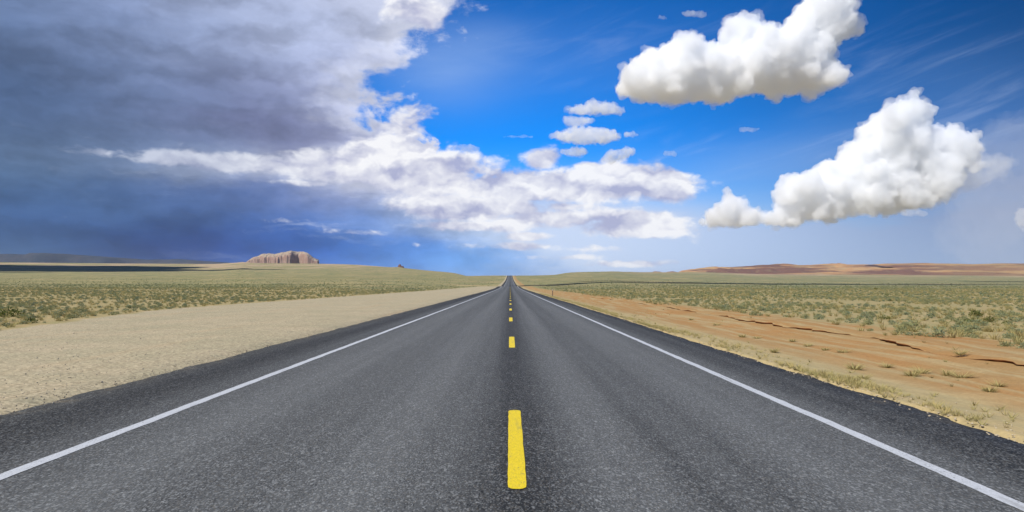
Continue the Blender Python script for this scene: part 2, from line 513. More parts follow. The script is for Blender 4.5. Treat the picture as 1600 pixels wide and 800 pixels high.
tag(cloud('cumulus_cloud', TAIL, 22600, seed=10, rmax=22, rmin=3, vox=1.3, tau=.010, rough=20, heads=10, fringe=1.3, ftau=.006), 'faint thinning cloud trailing off the right side of the towering cumulus', 'cloud')

tag(cloud('veil_cloud', lens(1640, 300, 190, 130, n=22, seed=60), 12000, seed=61, rmax=70, rmin=10, vox=4, tau=.0016, rough=40), 'thin pale veil of cloud across the right end of the towering cumulus', 'cloud')

# ------------------------------------------------------------------ road profile and terrain
_ry = np.array([-400, 180, 260, 339, 370, 410, 440, 475, 600, 960, 1300, 1500, 1560, 1650, 1900, 2500, 6000, 90000.])
_rz = np.array([0, 0, .12, .76, .55, .0, .2, 1.0, 2.6, 8.1, 16.4, 21.6, 22.2, 21.8, 18, 10, 0, 0.])
_dy = np.concatenate([np.arange(-400, 2600, 4.), np.arange(2600, 90000, 400.)])
_dz = np.interp(_dy, _ry, _rz)
_k = np.hanning(13); _k /= _k.sum()
_s = np.convolve(np.pad(_dz[:750], 6, mode='edge'), _k, 'valid'); _dz[:750] = _s


def zroad(y): return np.interp(y, _dy, _dz)


_SKY = np.array([(-2600, 412, 5000), (-400, 409, 5000), (0, 409.5, 5000), (150, 411, 5000), (330, 412, 5000), (366, 410.6, 4950), (376, 408.6, 4900),
                 (388, 409.4, 4900), (402, 411, 4900), (430, 411, 4800), (500, 411.5, 4500), (560, 413, 4000), (590, 415.5, 3700), (606, 417, 3600), (622, 416.6, 3600), (640, 419, 3400),
                 (680, 423, 2800), (740, 428.3, 2000), (780, 430.3, 1650), (797, 430.5, 1545), (815, 430.5, 1545), (840, 427, 1700),
                 (900, 424.5, 2200), (960, 423.3, 2500), (1000, 424.5, 3000), (1100, 425, 3400), (1200, 428, 3700), (1600, 430.5, 3700),
                 (2400, 431, 3700), (4400, 433, 3700)], float)


def terrain_z(X, Y):
    X = np.asarray(X, float); Y = np.asarray(Y, float)
    Yp = np.maximum(Y, 1.)
    px = 797 + F * X / np.maximum(Yp, 30.)
    T = (445 - np.interp(px, _SKY[:, 0], _SKY[:, 1])) / F
    D = np.interp(px, _SKY[:, 0], _SKY[:, 2])
    t = np.minimum(Yp / D, 1.)
    z = np.minimum(Yp, D) * T * t ** .62
    z = z + np.minimum(Yp * .0016, 2.2) * fbm(X / 260, Y / 260, 5, 4) * sstep(60, 300, Yp) * (1 - .6 * sstep(.8, 1, t))
    z = z + .06 * fbm(X / 4., Y / 4., 8, 3) * sstep(13, 22, np.abs(X))
    zr = zroad(Y)
    ax = np.where(X > 0, X, -X - 12 * sstep(500, 200, Yp))
    w = 1 - sstep(9 + .012 * Yp, 40 + .07 * Yp, ax)
    return z * (1 - w) + zr * w


def ledge_x(y):
    return 10.15 + .5 * fbm(y / 7., y * 0 + 3.1, 21, 2) + .36 * fbm(y / 1.0, y * 0 + 7.7, 22, 4) + .6 * sstep(30, 60, y) - 1.2 * sstep(60, 140, y)


def ledge_h(y):
    return np.clip(.012 + .12 * fbm(y / 1.7, y * 0 + 1.3, 23, 4), 0.0, .075) * sstep(2, 6, y) * (1 - sstep(60, 120, y))


PAVE_L, PAVE_R = -5.85, 4.82


def verge_right(X, Y):
    """height of the right verge relative to the road, up to the cut bank"""
    t = (X - PAVE_R) / np.maximum(ledge_x(Y) - PAVE_R, 1)
    dip = -.03 - .20 * np.sin(np.clip(t, 0, 1) * PI) ** 1.3 - .10 * np.clip(t, 0, 1)
    return dip


def gravel_edge(Y):
    g = 20.6 - 6.5 * sstep(46, 8, Y) + .5 * fbm(Y / 9., Y * 0, 31, 3)
    return g - 12.5 * sstep(230, 420, Y)


ys = [-60.]
while ys[-1] < 5: ys.append(ys[-1] + 2.5)
while ys[-1] < 26: ys.append(ys[-1] + .14)
while ys[-1] < 60000: ys.append(ys[-1] + max(.14, (ys[-1] - 15) * .0165))
ys = np.array(ys); NY = len(ys)


def geom(a, b, s0, k):
    o = [a]; s = s0
    while o[-1] < b: o.append(o[-1] + s); s *= k
    return np.array(o)


left = -geom(-PAVE_L + .02, 60000, .45, 1.045)[::-1]
right_far = geom(1.6, 60000, .3, 1.045)
tt = np.linspace(0, 1, 46)
rows_x, rows_z = [], []
Yc = ys[:, None]
XL, HL = ledge_x(ys)[:, None], ledge_h(ys)[:, None]
# left of the road
Xa = np.repeat(left[None], NY, 0); Za = terrain_z(Xa, np.repeat(Yc, len(left), 1))
Za = Za - .03 - .05 * sstep(8, 6, -Xa) + .012 * fbm(Xa / .9, Yc / 1.6, 40, 3) * sstep(6.2, 8, -Xa) * sstep(24, 18, -Xa)
Za[:, -1] -= .12
# under the road
Xb = np.repeat(np.array([[PAVE_L + .4, 0., PAVE_R - .4]]), NY, 0); Zb = zroad(ys)[:, None] - .35 + 0 * Xb
# right verge
Xc = PAVE_R - .02 + tt[None] * (XL - PAVE_R + .02)
Zc = terrain_z(Xc, Yc + 0 * Xc) + verge_right(Xc, Yc + 0 * Xc) + .02 * fbm(Xc / .5, Yc / .9, 41, 4) * sstep(0, .1, tt)[None]
Zc[:, 0] -= .12
# the undercut bank
zl = Zc[:, -1:]
Xd = np.concatenate([XL + .05 + .15 * HL, XL + .05 + .35 * HL, XL - .014 * (HL > .02), XL + .03, XL + .25], 1)
Zd = np.concatenate([zl - .01, zl + .45 * HL, zl + .86 * HL, zl + HL + .005, zl + HL + .03], 1)
# plain on the right
Xe = XL - 1.25 + right_far[None]; Xe[:, 0] = (XL + .6)[:, 0]
zt = terrain_z(Xe, Yc + 0 * Xe) + .02 * fbm(Xe / .6, Yc / .9, 42, 3)
f = np.exp(-(Xe - XL) / 2.2)
Ze = zt * (1 - f) + (zl + HL + .05) * f
X = np.concatenate([Xa, Xb, Xc, Xd, Xe], 1); Z = np.concatenate([Za, Zb, Zc, Zd, Ze], 1)
NX = X.shape[1]
V = np.stack([X.ravel(), np.repeat(ys, NX), Z.ravel()], 1)

mt, g = material('desert ground')
pos = g.n('ShaderNodeNewGeometry')
x, y, z = g.sep(pos)
n_big = g.noise(pos, .35, 5, .6); n_mid = g.noise(pos, 1.7, 5, .6); n_fine = g.noise(pos, 14., 4, .65)
n_huge = g.noise(pos, .012, 5, .6); n_hill = g.noise(g.v('MULTIPLY', pos, (.0035, .0016, 0)), 1., 6, .62)
grit = g.n('ShaderNodeTexVoronoi', {'Vector': pos, 'Scale': 24.}, out=1)
gritv = g.sep(grit)[0]
# pull-out gravel left of the road
gy = g.step(y, 8., 46.)
edge_l = 14.1 + gy * 6.5 - 12.5 * g.step(y, 230., 420.)
k_gravel = g.step(0. - x - edge_l + (n_big - .5) * 1.6 + (n_mid - .5) * .9, .25, -.25)
streak = g.noise(g.v('MULTIPLY', pos, (1.1, .035, 0)), 1., 4, .6)
gravel = g.mix(g.step(n_big + (n_mid - .5) * .5, .3, .7), (.465, .385, .250), (.395, .345, .220))
gravel = g.mix(g.step(streak, .52, .72) * .45, gravel, (.46, .34, .20))
gravel = g.mix(g.step(n_mid, .55, .75) * .35, gravel, (.30, .28, .20))
gravel = g.scale(gravel, .62 + gritv * .48 + (n_fine - .5) * .8)
# orange dirt and straw-coloured verge on the right
dirt = g.mix(g.step(n_big, .3, .72), (.335, .180, .066), (.315, .205, .088))
dirt = g.mix(g.step(n_mid + (n_big - .5) * .6, .56, .8) * .6, dirt, (.40, .285, .145))
dirt = g.mix(g.step(g.noise(g.v('MULTIPLY', pos, (2.2, .12, 0)), 1., 4, .6), .46, .62) * .75, dirt, (.37, .29, .15))
straw = g.mix(g.step(n_mid, .3, .7), (.45, .355, .180), (.36, .30, .155))
k_far = g.step(y, 2000., 3800.)
k_straw = g.step(x + (n_big - .5) * 2.2 + (n_mid - .5) * 1.2, 7.9, 5.8)
dirt = g.mix(k_straw * .85, dirt, straw)
dirt = g.scale(dirt, .68 + n_fine * .55 + gritv * .12)
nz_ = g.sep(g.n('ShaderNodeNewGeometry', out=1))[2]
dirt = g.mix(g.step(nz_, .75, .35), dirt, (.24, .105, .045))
k_right = g.step(x, 1., 2.)
k_dirt = g.step(x + (n_big - .5) * 2.6 + (n_mid - .5) * 1.6 + g.step(y, 80., 300.) * 2., 13.0, 11.7) * k_right
# shrub land: grey-green scrub, straw and bare soil in patches
soil = g.mix(g.step(n_mid, .35, .65), (.37, .26, .125), (.40, .325, .165))
scrub = g.mix(g.step(x, -20., 300., 0., .8), (.180, .190, .080), (.135, .172, .095))
far = g.step(y, 60., 260.)
cover = g.step(n_mid * .35 + n_big * .3 + n_huge * .45, .43, .62)
land = g.mix(cover * (.5 + far * .4), soil, scrub)
land = g.mix(g.step(n_huge, .52, .72) * .35, land, (.36, .30, .13))
# bare pale and rusty patches on the far slopes
land = g.mix(g.step(n_hill, .46, .57) * k_far * .8, land, (.46, .32, .21))
land = g.mix(g.step(n_hill, .64, .70) * k_far * .8, land, (.55, .43, .30))
land = g.mix(g.step(g.noise(g.v('MULTIPLY', pos, (.004, .012, 0)), 1., 5, .6), .56, .62) * g.step(y, 300., 700.) * .45, land, (.145, .150, .085))
clump = g.noise(g.v('MULTIPLY', pos, (.35, .12, 0)), 1., 4, .7)
land = g.mix(g.step(clump, .50, .66) * far * (1. - k_far * .8) * .65, land, (.115, .140, .075))
land = g.mix(g.step(clump, .42, .30) * far * .5, land, (.38, .32, .16))
clump2 = g.noise(g.v('MULTIPLY', pos, (.045, .016, 0)), 1., 6, .72)
land = g.mix(g.step(clump2, .50, .62) * far * (1. - k_far * .6) * .6, land, (.120, .145, .080))
land = g.mix(g.step(clump2, .46, .36) * far * .6, land, (.40, .325, .165))
land = g.scale(land, .80 + n_fine * .4)
colr = g.mix(k_gravel * (1. - k_right), land, gravel)
colr = g.mix(k_dirt, colr, dirt)
hb = n_fine * .5 + n_mid * 1.2 + gritv * .25
surface(g, colr, .95, bump(g, hb, .55, .035), spec=.1)
ground = mesh_object('ground', V, grid_faces(NX, NY), mt, smooth=True)
tag(ground, kind='structure')

# ------------------------------------------------------------------ road
rx = np.array([PAVE_L - .06, PAVE_L, -5.2, -4.6, -3.9, -2.8, -1.7, -.8, .05, .9, 1.8, 2.8, 3.38, 3.9, 4.4, PAVE_R, PAVE_R + .06])
ry = np.concatenate([np.arange(-60, 4, .5), np.arange(4, 40, .12), np.arange(40, 240, 4.), np.arange(240, 520, 3.), np.arange(520, 1900, 15.)])
crown = -.010 * np.abs(rx - .05)
RX = np.repeat(rx[None], len(ry), 0).copy(); RZ = zroad(ry)[:, None] + crown[None]
ej = .11 * fbm(ry / .8, ry * 0, 61, 5, .7) + .05 * fbm(ry / 6., ry * 0, 62, 2)
ek = .11 * fbm(ry / .8, ry * 0, 63, 5, .7) + .05 * fbm(ry / 6., ry * 0, 64, 2)
RX[:, 0] += ej; RX[:, 1] += ej; RX[:, -1] += ek; RX[:, -2] += ek
RZ[:, 0] -= .22; RZ[:, -1] -= .22
mt, g = material('asphalt')
pos = g.n('ShaderNodeNewGeometry'); x, y, z = g.sep(pos)
cell = g.n('ShaderNodeTexVoronoi', {'Vector': g.v('MULTIPLY', pos, (1, .5, 1)), 'Scale': 105.}, out=1)
cr, cg, cb = g.sep(cell)
cell2 = g.sep(g.n('ShaderNodeTexVoronoi', {'Vector': g.v('MULTIPLY', pos, (1, .5, 1)), 'Scale': 52.}, out=1))[0]
n1 = g.noise(pos, 2.2, 5, .65); n2 = g.noise(g.v('MULTIPLY', pos, (2.4, .03, 0)), 1., 4, .6); n3 = g.noise(g.v('MULTIPLY', pos, (7., .10, 0)), 1., 3, .6)
n4 = g.noise(pos, .3, 4, .6)


def hump(c, w): return g.m('POWER', .3679, ((x - c) / w) * ((x - c) / w))


track = hump(-2.95, .55) + hump(-1.1, .55) + hump(.95, .40) + hump(2.6, .55)       # polished wheel paths
dark = hump(.05, .40) * 1.25 + hump(1.32, .18) * .55 + hump(1.85, .16) * .2 + hump(-.75, .25) * .25 + hump(-4.35, .4) * .3
should = g.step(x, 3.6, 4.2) + g.step(x, -4.2, -4.9)
base = .076 + track * .026 - dark * .040 - should * .052 + (n2 - .5) * .052 + (n3 - .5) * .038 + (n4 - .5) * .012
# straight faint paving seams in the shoulders
base = base + hump(4.28, .14) * .016 + hump(3.8, .1) * (-.010)
speck = g.step(cr, .62, .98) * .105 - g.step(cg, .55, .95) * .038 + g.step(cell2, .86, .99) * .075
fade = g.step(y, 30., 90., 1., .35)
val = g.m('MAXIMUM', base + speck * fade * (.7 + n1 * .6), .012)
asph = g.v('MULTIPLY', g.xyz(val, val, val), (.965, 1.0, .985))
asph = g.mix(g.step(cb, .80, .98) * .3 * fade, asph, (.16, .135, .10))
sand = g.step(g.m('ABSOLUTE', x + .5) + (n1 - .5) * .5, 4.95, 5.5)
asph = g.mix(sand * g.step(n1, .45, .75) * .35, asph, (.30, .24, .15))
surface(g, asph, .82, bump(g, cr * .6 + cell2 * .6 + n1 * .3, .6, .008), spec=.25)
road = mesh_object('road', np.stack([RX.ravel(), np.repeat(ry, len(rx)), RZ.ravel()], 1), grid_faces(len(rx), len(ry)), mt, smooth=True)
tag(road, kind='structure')


def paint(name, colr, worn):
    mt, g = material(name)
    pos = g.n('ShaderNodeNewGeometry')
    n = g.noise(pos, 9., 6, .7); f = g.noise(pos, 60., 4, .7)
    cell = g.sep(g.n('ShaderNodeTexVoronoi', {'Vector': pos, 'Scale': 62.}, out=1))[0]
    pit = g.sep(g.n('ShaderNodeTexVoronoi', {'Vector': g.v('MULTIPLY', pos, (1, .5, 1)), 'Scale': 105.}, out=1))[1]
    tyre = g.noise(g.v('MULTIPLY', pos, (9., .8, 0)), 1., 4, .6)
    c = g.scale(colr, .74 + n * .20 + (f - .5) * .40 + (pit - .5) * .22)
    c = g.mix(g.step(f * .5 + pit * .30 + n * .35, .66, .82) * worn, c, (.10, .095, .085))
    c = g.mix(g.step(tyre, .56, .74) * .48, c, (.13, .12, .10))
    surface(g, c, .6, bump(g, cell + f, .5, .006), spec=.3)
    return mt


YELLOW = paint('yellow road paint', (.83, .62, .006), .9)
WHITE = paint('white road paint', (.58, .60, .62), 1.0)


def zpave(xx, yy): return zroad(yy) - .010 * np.abs(xx - .05)


def edge_line(xc, w, y1):
    yy = np.concatenate([np.arange(-50, 40, .12), np.arange(40, 240, 2.), np.arange(240, y1, 3.)])
    a = xc - w / 2 + .012 * fbm(yy / .25, yy * 0, 71, 3) + .012 * fbm(yy / 3., yy * 0, 73, 2); b = xc + w / 2 + .012 * fbm(yy / .25, yy * 0, 72, 3) + .012 * fbm(yy / 3., yy * 0, 73, 2)
    Vx = np.stack([a, b], 1)
    Vz = zpave(Vx, yy[:, None]) + .004
    return mesh_object('edge_line', np.stack([Vx.ravel(), np.repeat(yy, 2), Vz.ravel()], 1), grid_faces(2, len(yy)), WHITE, road)


edge_line(-3.90, .135, 1600); edge_line(3.375, .125, 1600)


def centre_dash(y0, y1, xc, w, seed):
    rnd = random.Random(seed); pts = []; n = 26
    for k in range(n + 1):
        t = (1 - math.cos(PI * k / n)) / 2; yy = y0 + (y1 - y0) * t
        s = min((yy - y0), (y1 - yy)); r = .07
        hw = w / 2 * (1 if s >= r else math.sqrt(max(0, 1 - (1 - s / r) ** 2)) * .8 + .2)
        pts.append((xc - hw + rnd.uniform(-.003, .003), xc + hw + rnd.uniform(-.003, .003), yy))
    vs = []
    for a, b, yy in pts:
        for q in (a, (a + b) / 2, b): vs.append((q, yy, float(zpave(q, yy)) + .005))
    return mesh_object('centre_dash', vs, grid_faces(3, n + 1), YELLOW, road)


for k in range(28):
    y0 = 4.90 + 11.6 * k
    if k == 0: centre_dash(4.90, 7.95, .05, .135, 0)
    elif k == 1: centre_dash(15.8, 19.1, .045, .14, 1)
    else: centre_dash(27.1 + 11.4 * (k - 2), 30.3 + 11.4 * (k - 2), .03, .14, k)

# ------------------------------------------------------------------ far landforms
def rock_material(name, a, b, dark, strata=.05, kdark=.5, sc_=.02):
    mt, g = material(name)
    pos = g.n('ShaderNodeNewGeometry'); x, y, z = g.sep(pos)
    n = g.noise(pos, sc_, 6, .62); nf = g.noise(pos, sc_ * 6, 5, .65)
    st = g.noise(g.xyz(x * sc_ * .1, y * sc_ * .1, z * strata + n * .8), 1., 5, .65)
    c = g.mix(g.step(n, .35, .65), a, b)
    c = g.mix(g.step(st, .50, .64) * kdark, c, dark)
    c = g.scale(c, .72 + nf * .55)
    surface(g, c, .95, bump(g, n + nf * .5 + st * .6, .6, .12 / sc_ * .1), spec=.05)
    return mt


# butte: buttressed cliffs on a talus foot under a pale cap
BY = 7000.
prof = np.array([(370, 411.5), (380, 408), (386, 404.5), (390, 402.6), (394, 400.5), (397, 399), (405, 398.5), (408, 396.5), (411, 395.5), (421, 395.2), (430, 396), (436, 394.6), (440, 393.4), (446, 393.2),
                 (450, 391.8), (455, 390.3), (460, 391.4), (466, 391.4), (474, 391.8), (478, 393.4), (482, 396), (486, 398.8), (490, 401.6), (494, 402.6), (498.4, 403.4), (499.6, 411.5)], float)
bx = np.arange(-2960, -1880, 5.); by = np.concatenate([np.arange(BY - 330, BY - 60, 6.), np.arange(BY - 60, BY + 420, 16.)])
GX, GY = np.meshgrid(bx, by)
GX = GX * (GY / (BY - 170)); gpx = 797 + F * GX / GY
top = EYE + (445 - np.interp(gpx, prof[:, 0], prof[:, 1])) / F * (BY - 170) + 5 * fbm(GX / 14, GX * 0, 81, 3)
foot = terrain_z(GX, GY) - 25
cx0, cx1 = (382 - 797) / F * (BY - 170), (499 - 797) / F * (BY - 170)
flank = np.minimum(GX - cx0, cx1 - GX)
front = BY - 170 + 60 * fbm(GX / 120, GX * 0, 82, 2) + 20 * fbm(GX / 30 + GY / 60, GX * 0 + GY / 45, 83, 4) + 120 * np.exp(-((gpx - 466) / 9.) ** 2)
dd = np.minimum(GY - front, BY + 260 - GY)
dd = np.minimum(dd, flank * 1.1 + 12 * fbm(GX / 25, GY / 25, 84, 2)) + 7 * fbm(GX / 10, GY / 10, 85, 2)
cl = .70 * sstep(0, 18, dd) + .14 * sstep(20, 50, dd) + .16 * sstep(45, 130, dd)
talus = .30 * sstep(-110, 0, dd) * (1 - cl)
GZ = foot + (top - foot) * (cl + talus)
mt, g = material('pink sandstone')
pos = g.n('ShaderNodeNewGeometry'); x, y, z = g.sep(pos)
nz = g.sep(g.n('ShaderNodeNewGeometry', out=1))[2]
n = g.noise(pos, .02, 6, .62); rib = g.noise(g.v('MULTIPLY', pos, (.075, .05, .006)), 1., 5, .65); st = g.noise(g.v('MULTIPLY', pos, (.004, .004, .09)), 1., 4, .6)
c = g.mix(g.step(n, .35, .65), (.265, .170, .130), (.315, .222, .168))
c = g.mix(g.step(rib, .50, .64) * .38, c, (.16, .09, .075))
c = g.mix(g.step(st, .54, .66) * .4, c, (.26, .14, .115))
c = g.mix(g.step(nz + (n - .5) * .3, .62, .85) * .8, c, (.36, .29, .21))
surface(g, c, .95, bump(g, rib + n * .5, .7, 6.), spec=.05)
butte = mesh_object('butte', np.stack([GX.ravel(), GY.ravel(), GZ.ravel()], 1), grid_faces(len(bx), len(by)), mt)
tag(butte, 'pink sandstone butte with steep cliffs and pale cap under the storm sky', 'butte')


def crag(name, px, base_py, Y, wpx, hpx, seed, mat, depth=.8, knobs=5):
    """a craggy knob of bedrock: broken lumps fused at the foot"""
    U = Y / F; rnd = random.Random(seed); n = 34
    w, h = wpx * U, hpx * U
    c = point(px, base_py, Y)
    xs = np.linspace(-.75 * w, .75 * w, n); yy = np.linspace(-.75 * w * depth, .75 * w * depth, n)
    A, B = np.meshgrid(xs, yy)
    H = np.zeros_like(A)
    for k in range(knobs):
        ox, oy = rnd.uniform(-.3, .3) * w, rnd.uniform(-.3, .3) * w * depth
        rx_, hh = rnd.uniform(.22, .42) * w, rnd.uniform(.55, 1.) * h
        q = np.hypot((A - ox) / rx_, (B - oy) / (rx_ * depth))
        H = np.maximum(H, hh * (1 - sstep(.35, 1.15, q)))
    H += h * .14 * fbm(A / (w * .12), B / (w * .12), seed, 3) * (H > .05 * h)
    Zb = terrain_z(A + c.x, B + c.y) if name == 'rock_outcrop' else np.full_like(A, c.z)
    Vv = np.stack([(A + c.x).ravel(), (B + c.y).ravel(), (np.minimum(Zb, c.z) - h * .3 + H * 1.3).ravel()], 1)
    return mesh_object(name, Vv, grid_faces(n, n), mat)


DARKROCK = rock_material('dark red rock', (.13, .075, .065), (.19, .11, .09), (.08, .05, .05), sc_=.12, strata=.3)
tag(crag('rock_outcrop', 627, 417.4, 3590, 9, 4.6, 4, DARKROCK), 'small dark rock outcrop alone on the skyline between butte and road', 'rock')

# orange badland hills on the right
hp = np.array([(1020, 428), (1080, 424.6), (1096, 421.5), (1108, 419.6), (1118, 420.2), (1127, 419.2), (1150, 419), (1172, 417.6), (1195, 415.8), (1212, 414.6), (1224, 413.4), (1232, 414), (1242, 415.6),
               (1262, 416), (1282, 414.6), (1300, 413.4), (1316, 414.6), (1338, 415.0), (1352, 414.8), (1376, 415.4), (1386, 413.6), (1396, 412.8),
               (1420, 412.8), (1450, 412.5), (1480, 412.8), (1520, 413.8), (1560, 413.4), (1600, 414.2), (1750, 416), (1900, 418.5), (2100, 424), (2300, 430)], float)
HY = 4900.
hx = np.arange(900, 6600, 14.); hy = np.concatenate([np.arange(3500, 5000, 16.), np.arange(5000, 6200, 60.)])
GX, GY = np.meshgrid(hx, hy)
hpx = 797 + F * GX / HY
crest = EYE + (445 - np.interp(hpx, hp[:, 0], hp[:, 1]) + 1.8 * (hpx > 1090)) / F * HY
base = terrain_z(GX, GY)
wig = 260 * fbm(GX / 420, GY / 900, 91, 3)
t = (GY + wig - 3650) / (HY - 3650)
s = .16 * sstep(0, .35, t) + .22 * sstep(.30, .42 + .08 * fbm(GX / 200, GX * 0, 92, 2), t) + .24 * sstep(.55, .70, t) + .38 * sstep(.72, 1.0, t)
s *= 1 - .55 * sstep(1.12, 1.9, t)
rough = fbm(GX / 110, GY / 150, 93, 5) * 24 + (1 - np.abs(fbm(GX / 70, GY / 90, 94, 4))) * 11 - 8
fade = sstep(1500, 1080, hpx) * .75 + .25
GZ = base - 3 + np.maximum(crest - base + 3, 0) * s + rough * sstep(.1, .4, s) * (1 - sstep(.86, 1., s) * .75) * fade
mt, g = material('badland earth')
pos = g.n('ShaderNodeNewGeometry'); x, y, z = g.sep(pos)
n = g.noise(pos, .011, 6, .65); nf = g.noise(pos, .05, 5, .65)
st = g.noise(g.v('MULTIPLY', pos, (.0014, .0006, .045)), 1., 6, .66, dist=.3)
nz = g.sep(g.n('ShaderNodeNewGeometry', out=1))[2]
c = g.mix(g.step(n, .36, .64), (.42, .235, .115), (.47, .31, .165))
kg = g.step(x / y, .55, .68)
c = g.mix(kg * .5, c, (.32, .225, .115))
c = g.mix(g.step(st, .45, .54) * (.95 - kg * .35), c, (.165, .090, .075))
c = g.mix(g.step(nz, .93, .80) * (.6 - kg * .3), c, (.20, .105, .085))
c = g.mix(g.step(nf * .5 + n * .5, .52, .62) * .45, c, (.21, .195, .105))
c = g.scale(c, .68 + nf * .42)
surface(g, c, .95, bump(g, n + nf * .6, .6, 4.), spec=.05)
hills = mesh_object('hills', np.stack([GX.ravel(), GY.ravel(), GZ.ravel()], 1), grid_faces(len(hx), len(hy)), mt, smooth=True)
tag(hills, kind='structure')
KNOB = rock_material('dark varnished rock', (.075, .055, .055), (.11, .075, .07), (.05, .035, .035), sc_=.05, strata=.1)
tag(crag('rock_dome', 1366, 416.8, 4780, 36, 3.0, 9, KNOB, depth=.5, knobs=9), 'dark rounded rock knob on the crest of the orange hills', 'rock')

# far tableland on the left, its rock colour darkened in place of the storm's shadow
mp = np.array([(-500, 400), (-200, 398), (-60, 399), (0, 397.2), (36, 397.6), (58, 398.6), (62, 396.4), (88, 396.6), (112, 397.4), (128, 401), (160, 402.4), (200, 403.6), (215, 405.2), (250, 404.6), (280, 404.8), (305, 407), (340, 409), (380, 412)], float)
MY = 14000.
mx = np.arange(-17500, -4700, 40.); my = np.concatenate([np.arange(MY - 2600, MY, 90.), np.arange(MY, MY + 4000, 400.)])
GX, GY = np.meshgrid(mx, my)
mpx = 797 + F * GX / (MY - 800)
crest = EYE + (445 - np.interp(mpx, mp[:, 0], mp[:, 1])) / F * (MY - 800)
t = (GY - (MY - 2400) + 500 * fbm(GX / 1000, GY / 4000, 95, 3)) / 1600
s = .35 * sstep(0, .7, t) + .65 * sstep(.75, .98, t)
GZ = 150 + (crest - 150) * s + 5 * fbm(GX / 200, GY / 200, 96, 4)
mt = rock_material('storm shaded rock', (.035, .042, .055), (.055, .052, .058), (.03, .032, .04), sc_=.002, strata=.02)
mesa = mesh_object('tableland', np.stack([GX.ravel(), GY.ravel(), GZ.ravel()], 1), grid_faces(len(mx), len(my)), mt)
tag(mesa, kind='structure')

# ------------------------------------------------------------------ scrub
RNG = np.random.default_rng(7)


def leaf_material(name, a, b, c, trans=.25):
    """foliage whose tone changes from leaf to leaf (attribute) and from plant to plant"""
    mt, g = material(name)
    at = g.n('ShaderNodeAttribute', out=2, attribute_name='tint')
    rnd = g.n('ShaderNodeObjectInfo', out=5)
    k = g.m('FRACT', at + rnd)
    col_ = g.ramp(k, [(0., a), (.45, b), (.8, c), (1., a)])
    d = g.n('ShaderNodeBsdfDiffuse', {'Color': col_, 'Roughness': .6})
    t = g.n('ShaderNodeBsdfTranslucent', {'Color': col_})
    m = g.n('ShaderNodeMixShader', {0: trans, 1: d, 2: t})
    g.put(g.out.inputs['Surface'], m)
    return mt


SAGE = leaf_material('sagebrush leaves', (.280, .305, .165), (.350, .335, .150), (.235, .285, .190), .35)
OLIVE = leaf_material('greasewood leaves', (.125, .150, .045), (.185, .180, .050), (.095, .130, .045), .3)
STRAW = leaf_material('dry grass blades', (.52, .42, .19), (.45, .38, .17), (.38, .35, .15), .4)


def shrub_arrays(n, seed, leaf=.085, tall=.62, lumps=5):
    """n leaf blades spread through a lumpy dome of width 1 and height `tall`; triangles"""
    r = np.random.default_rng(seed)
    lc = np.stack([r.uniform(-.19, .19, lumps), r.uniform(-.19, .19, lumps), r.uniform(.12, .30, lumps) * tall / .62], 1)
    lc[0] = (0, 0, .3 * tall / .62)
    li = r.integers(0, lumps, n)
    v = r.normal(size=(n, 3)); v /= np.linalg.norm(v, axis=1)[:, None]
    rad = r.uniform(.35, 1., n)[:, None] ** .6
    p = lc[li] + v * rad * np.array([.28, .28, .25 * tall / .62])
    p[:, 2] = np.abs(p[:, 2])
    up = v * .6 + np.array([0, 0, .75]) + r.normal(size=(n, 3)) * .45
    up /= np.linalg.norm(up, axis=1)[:, None]
    side = np.cross(up, r.normal(size=(n, 3))); side /= np.linalg.norm(side, axis=1)[:, None]
    L = leaf * r.uniform(.7, 1.5, n)[:, None]; Wd = L * r.uniform(.30, .55, n)[:, None]
    V = np.stack([p - side * Wd - up * L * .3, p + side * Wd - up * L * .3, p + up * L], 1).reshape(-1, 3)
    F_ = np.arange(3 * n).reshape(-1, 3)
    tint = np.repeat(r.uniform(0, .55, n) + .25 * (li / lumps), 3)
    # woody stems from the root to the middle of each lump
    sv = []
    for c_ in lc:
        for a_ in (0., 2.1, 4.2):
            w_ = .018
            sv += [(math.cos(a_) * w_, math.sin(a_) * w_, 0.), (math.cos(a_ + 2.1) * w_, math.sin(a_ + 2.1) * w_, 0.), tuple(c_ * 1.12)]
    V = np.concatenate([V, np.array(sv)]); F_ = np.arange(len(V)).reshape(-1, 3)
    tint = np.concatenate([tint, np.full(len(sv), .62)])
    return V, F_, tint


def tuft_arrays(n, seed, spread=.5):
    r = np.random.default_rng(seed)
    a = r.uniform(0, 2 * PI, n); q = r.uniform(0, .28, n) ** 1
    p = np.stack([np.cos(a) * q, np.sin(a) * q, np.zeros(n)], 1)
    out = np.stack([np.cos(a) * spread, np.sin(a) * spread, np.ones(n)], 1) * r.uniform(.55, 1.1, n)[:, None] + r.normal(size=(n, 3)) * [.16, .16, .05]
    side = np.stack([-np.sin(a), np.cos(a), np.zeros(n)], 1) * r.uniform(.02, .04, n)[:, None]
    V = np.stack([p - side, p + side, p + out * .75], 1).reshape(-1, 3)
    return V, np.arange(3 * n).reshape(-1, 3), np.repeat(r.uniform(0, 1, n), 3)


def plant_mesh(name, arr, mat):
    V_, F_, tn = arr
    o = mesh_object(name, V_, F_, mat)
    me = o.data
    at = me.attributes.new('tint', 'FLOAT', 'POINT'); at.data.foreach_set('value', tn.astype(np.float32))
    return o


